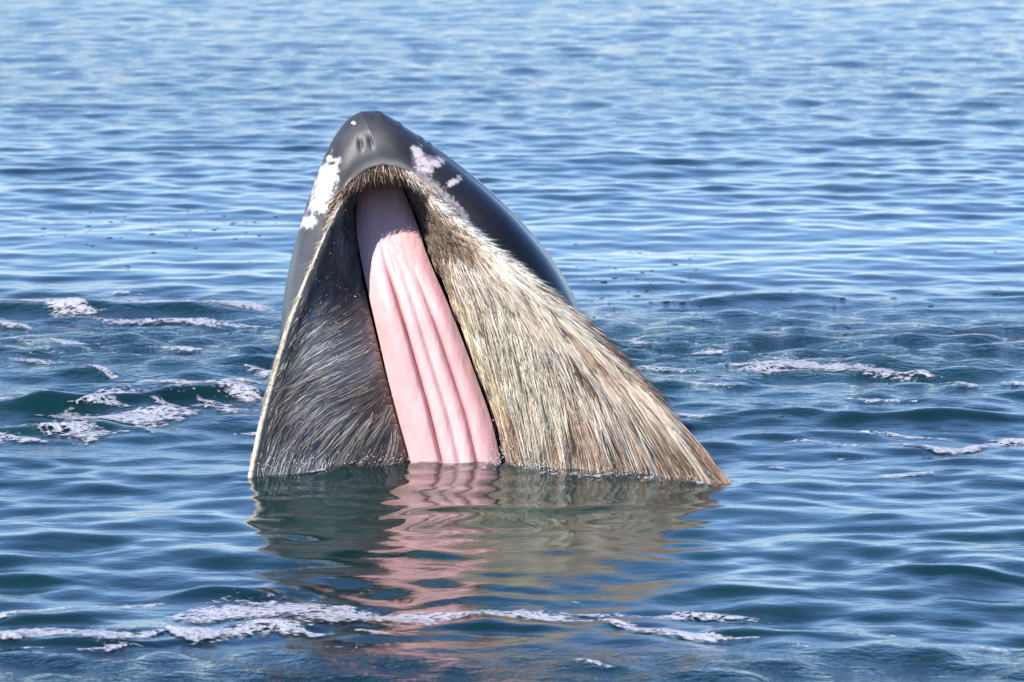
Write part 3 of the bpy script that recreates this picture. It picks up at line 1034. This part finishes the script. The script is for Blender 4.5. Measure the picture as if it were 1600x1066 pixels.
foam([(1140, 567), (1220, 567), (1300, 571), (1380, 579), (1460, 587)], [4, 5, 5, 5, 4], 'longest foam line in churned water right of the whale', 141, 0.0, MR)
foam([(1145, 580), (1200, 578), (1252, 581)], [4, 6, 4], 'bright foam raft under the long foam line right of the whale', 142, group=MR)
foam([(998, 578), (1030, 577), (1068, 579)], 5, 'foam patch close behind the right baleen edge', 143, group=MR)
foam([(1075, 554), (1105, 550), (1135, 549)], 4, 'small foam cap beyond the long foam line on the right', 144, group=MR)
foam([(945, 533), (985, 536), (1035, 541)], 4, 'pale foam strip emerging behind the upper right baleen', 145, 0.1, MR)
foam([(1062, 652), (1085, 655), (1108, 657)], [6, 5, 3], 'foam tuft against the right baleen edge', 146, group=MR)
foam([(1362, 681), (1382, 679), (1396, 680)], 4, 'short rounded foam dab on the right swell', 147, group=MR)
foam([(1405, 682), (1435, 684), (1472, 687)], 3, 'thin foam dash right of the rounded dab', 148, group=MR)
foam([(1390, 694), (1445, 702), (1500, 705), (1550, 693), (1640, 691)], 4, 'wavy foam line at the right edge below the swell', 149, group=MR)
foam([(1305, 696), (1330, 697), (1352, 698)], 3, 'small foam dab right of the wave with two dashes', 150, group=MR)
foam([(1225, 694), (1255, 693), (1290, 694)], 3, 'foam dash in the dark water right of the baleen', 151, 0.05, MR)
foam([(1318, 716), (1328, 715), (1338, 716)], 4, 'lone foam speck under the wavy foam line', 152, group=MR)
foam([(1315, 762), (1335, 758), (1358, 755)], 3, 'scattered foam scrap on the water right of the whale', 153, 0.05, MR)
foam([(1200, 730), (1220, 729), (1236, 730)], 3, 'foam scrap nearest the right baleen waterline', 154, 0.05, MR)
foam([(1350, 745), (1400, 742), (1470, 740)], 3, 'faint foam line below the wavy foam line', 155, 0.2, MR)
foam([(1330, 626), (1380, 629), (1420, 631)], 3, 'faint foam dash above the right swell', 156, 0.15, MR)
foam([(1560, 603), (1600, 604), (1640, 605)], 3, 'foam dash at the right edge above the swell', 157, 0.1, MR)

WL = 'bubbles along the waterline of the whale'
foam([(400, 741), (450, 742), (520, 737), (600, 731), (640, 727)], 5, 'thin line of bubbles at the waterline of the narrower baleen rack', 161, 0.42, WL)
foam([(640, 729), (700, 731), (760, 737), (800, 741)], 4, 'thin line of bubbles where the pink palate meets the water', 162, 0.45, WL)
foam([(800, 742), (880, 747), (960, 752), (1050, 757), (1135, 764)], 5, 'thin line of bubbles at the waterline of the broader baleen rack', 163, 0.42, WL)
foam([(170, 606), (230, 600), (290, 603), (340, 598)], 4, 'faint foam thread just beyond the crest left of the whale', 164, 0.12, ML)
foam([(300, 622), (320, 631), (352, 640), (385, 640)], 5, 'curling foam arm between the raft and the whale', 165, 0.08, ML)
foam([(120, 640), (160, 637), (215, 640)], 4, 'thin foam loop on the dark face of the left crest', 166, 0.1, ML)
foam([(150, 500), (230, 503), (330, 507), (420, 512)], 4, 'faint foam thread just under the long far line', 167, 0.22, ML)
foam([(0, 560), (60, 566), (120, 566)], 4, 'faint foam thread at the left edge of the churned water', 168, 0.2, ML)
foam([(1030, 600), (1100, 604), (1180, 603)], 3, 'faint foam thread near the broader rack above the swell', 169, 0.2, MR)
foam([(1450, 600), (1500, 604), (1570, 612)], 3, 'faint slanting foam thread near the right edge', 170, 0.18, MR)

# ------------------------------------------------------------------ bubbles, specks and drops
ph_ = (1 + 5**0.5) / 2
ICO = np.array([(-1, ph_, 0), (1, ph_, 0), (-1, -ph_, 0), (1, -ph_, 0), (0, -1, ph_), (0, 1, ph_), (0, -1, -ph_), (0, 1, -ph_), (ph_, 0, -1), (ph_, 0, 1), (-ph_, 0, -1), (-ph_, 0, 1)])
ICO /= np.linalg.norm(ICO[0])
ICF = np.array([(0, 11, 5), (0, 5, 1), (0, 1, 7), (0, 7, 10), (0, 10, 11), (1, 5, 9), (5, 11, 4), (11, 10, 2), (10, 7, 6), (7, 1, 8), (3, 9, 4), (3, 4, 2), (3, 2, 6), (3, 6, 8), (3, 8, 9), (4, 9, 5), (2, 4, 11), (6, 2, 10), (8, 6, 7), (9, 8, 1)])


def lumps(name, centers, radii, mat, squash=(1, 1, 1)):
    n = len(centers)
    v = centers[:, None] + ICO[None] * radii[:, None, None] * np.array(squash)
    f = (ICF[None] + (np.arange(n) * 12)[:, None, None]).reshape(-1, 3)
    return mesh_obj(name, v.reshape(-1, 3), f, mat)


# scattered bubbles on the slick water behind
sx = np.concatenate([rng.uniform(-20, 460, 60), rng.uniform(880, 1100, 70), rng.uniform(900, 1620, 90)])
sy = np.concatenate([rng.normal(365, 22, 60), rng.normal(440, 35, 70), rng.normal(510, 50, 90)])
gx, gy = ground(sx, sy)
r = 0.0025 + 0.0075 * rng.random(len(gx))**3
st = lumps('floating_bubbles', np.stack([gx, gy, sea_h(gx, gy) + 0.002], -1), r, SPECK, (2.2, 1.4, 0.28))
st['kind'] = 'stuff'; st['label'] = 'small dark bubbles scattered on the slick water behind the whale'; st['category'] = 'bubbles'

# spray caught along the waterline of the baleen and on the palate
n1 = 420
wx = np.concatenate([rng.uniform(400, 640, 90), rng.normal(800, 30, 170), rng.uniform(800, 1130, 160)])
wy = np.interp(wx, [393, 640, 786, 870, 1000, 1143], [735, 720, 730, 738, 746, 756]) - np.abs(rng.normal(0, 9, n1))
wy[90:260] -= np.abs(rng.normal(0, 25, 170)) * (rng.random(170) < 0.5)
dpt = np.interp(wx, [393, 640, 700, 786, 870, 1000, 1143], [-.12, .20, .18, .22, .03, -.12, -.24]) - 0.02
p1 = pix(wx, wy, dpt)
n2 = 150
tx = rng.uniform(0.1, 0.98, n2)
cx_ = rng.random(n2)
f_, pt_l = rack_surface(-1)
p2, _ = pt_l(tx, cx_ * 0.95, np.full(n2, 0.022))
dr = lumps('spray_drops', np.concatenate([p1, p2]), np.concatenate([rng.uniform(0.001, 0.0035, n1), rng.uniform(0.001, 0.0022, n2)]), DROP)
dr['kind'] = 'stuff'; dr['label'] = 'tiny spray drops along the waterline of the baleen'; dr['category'] = 'water drops'
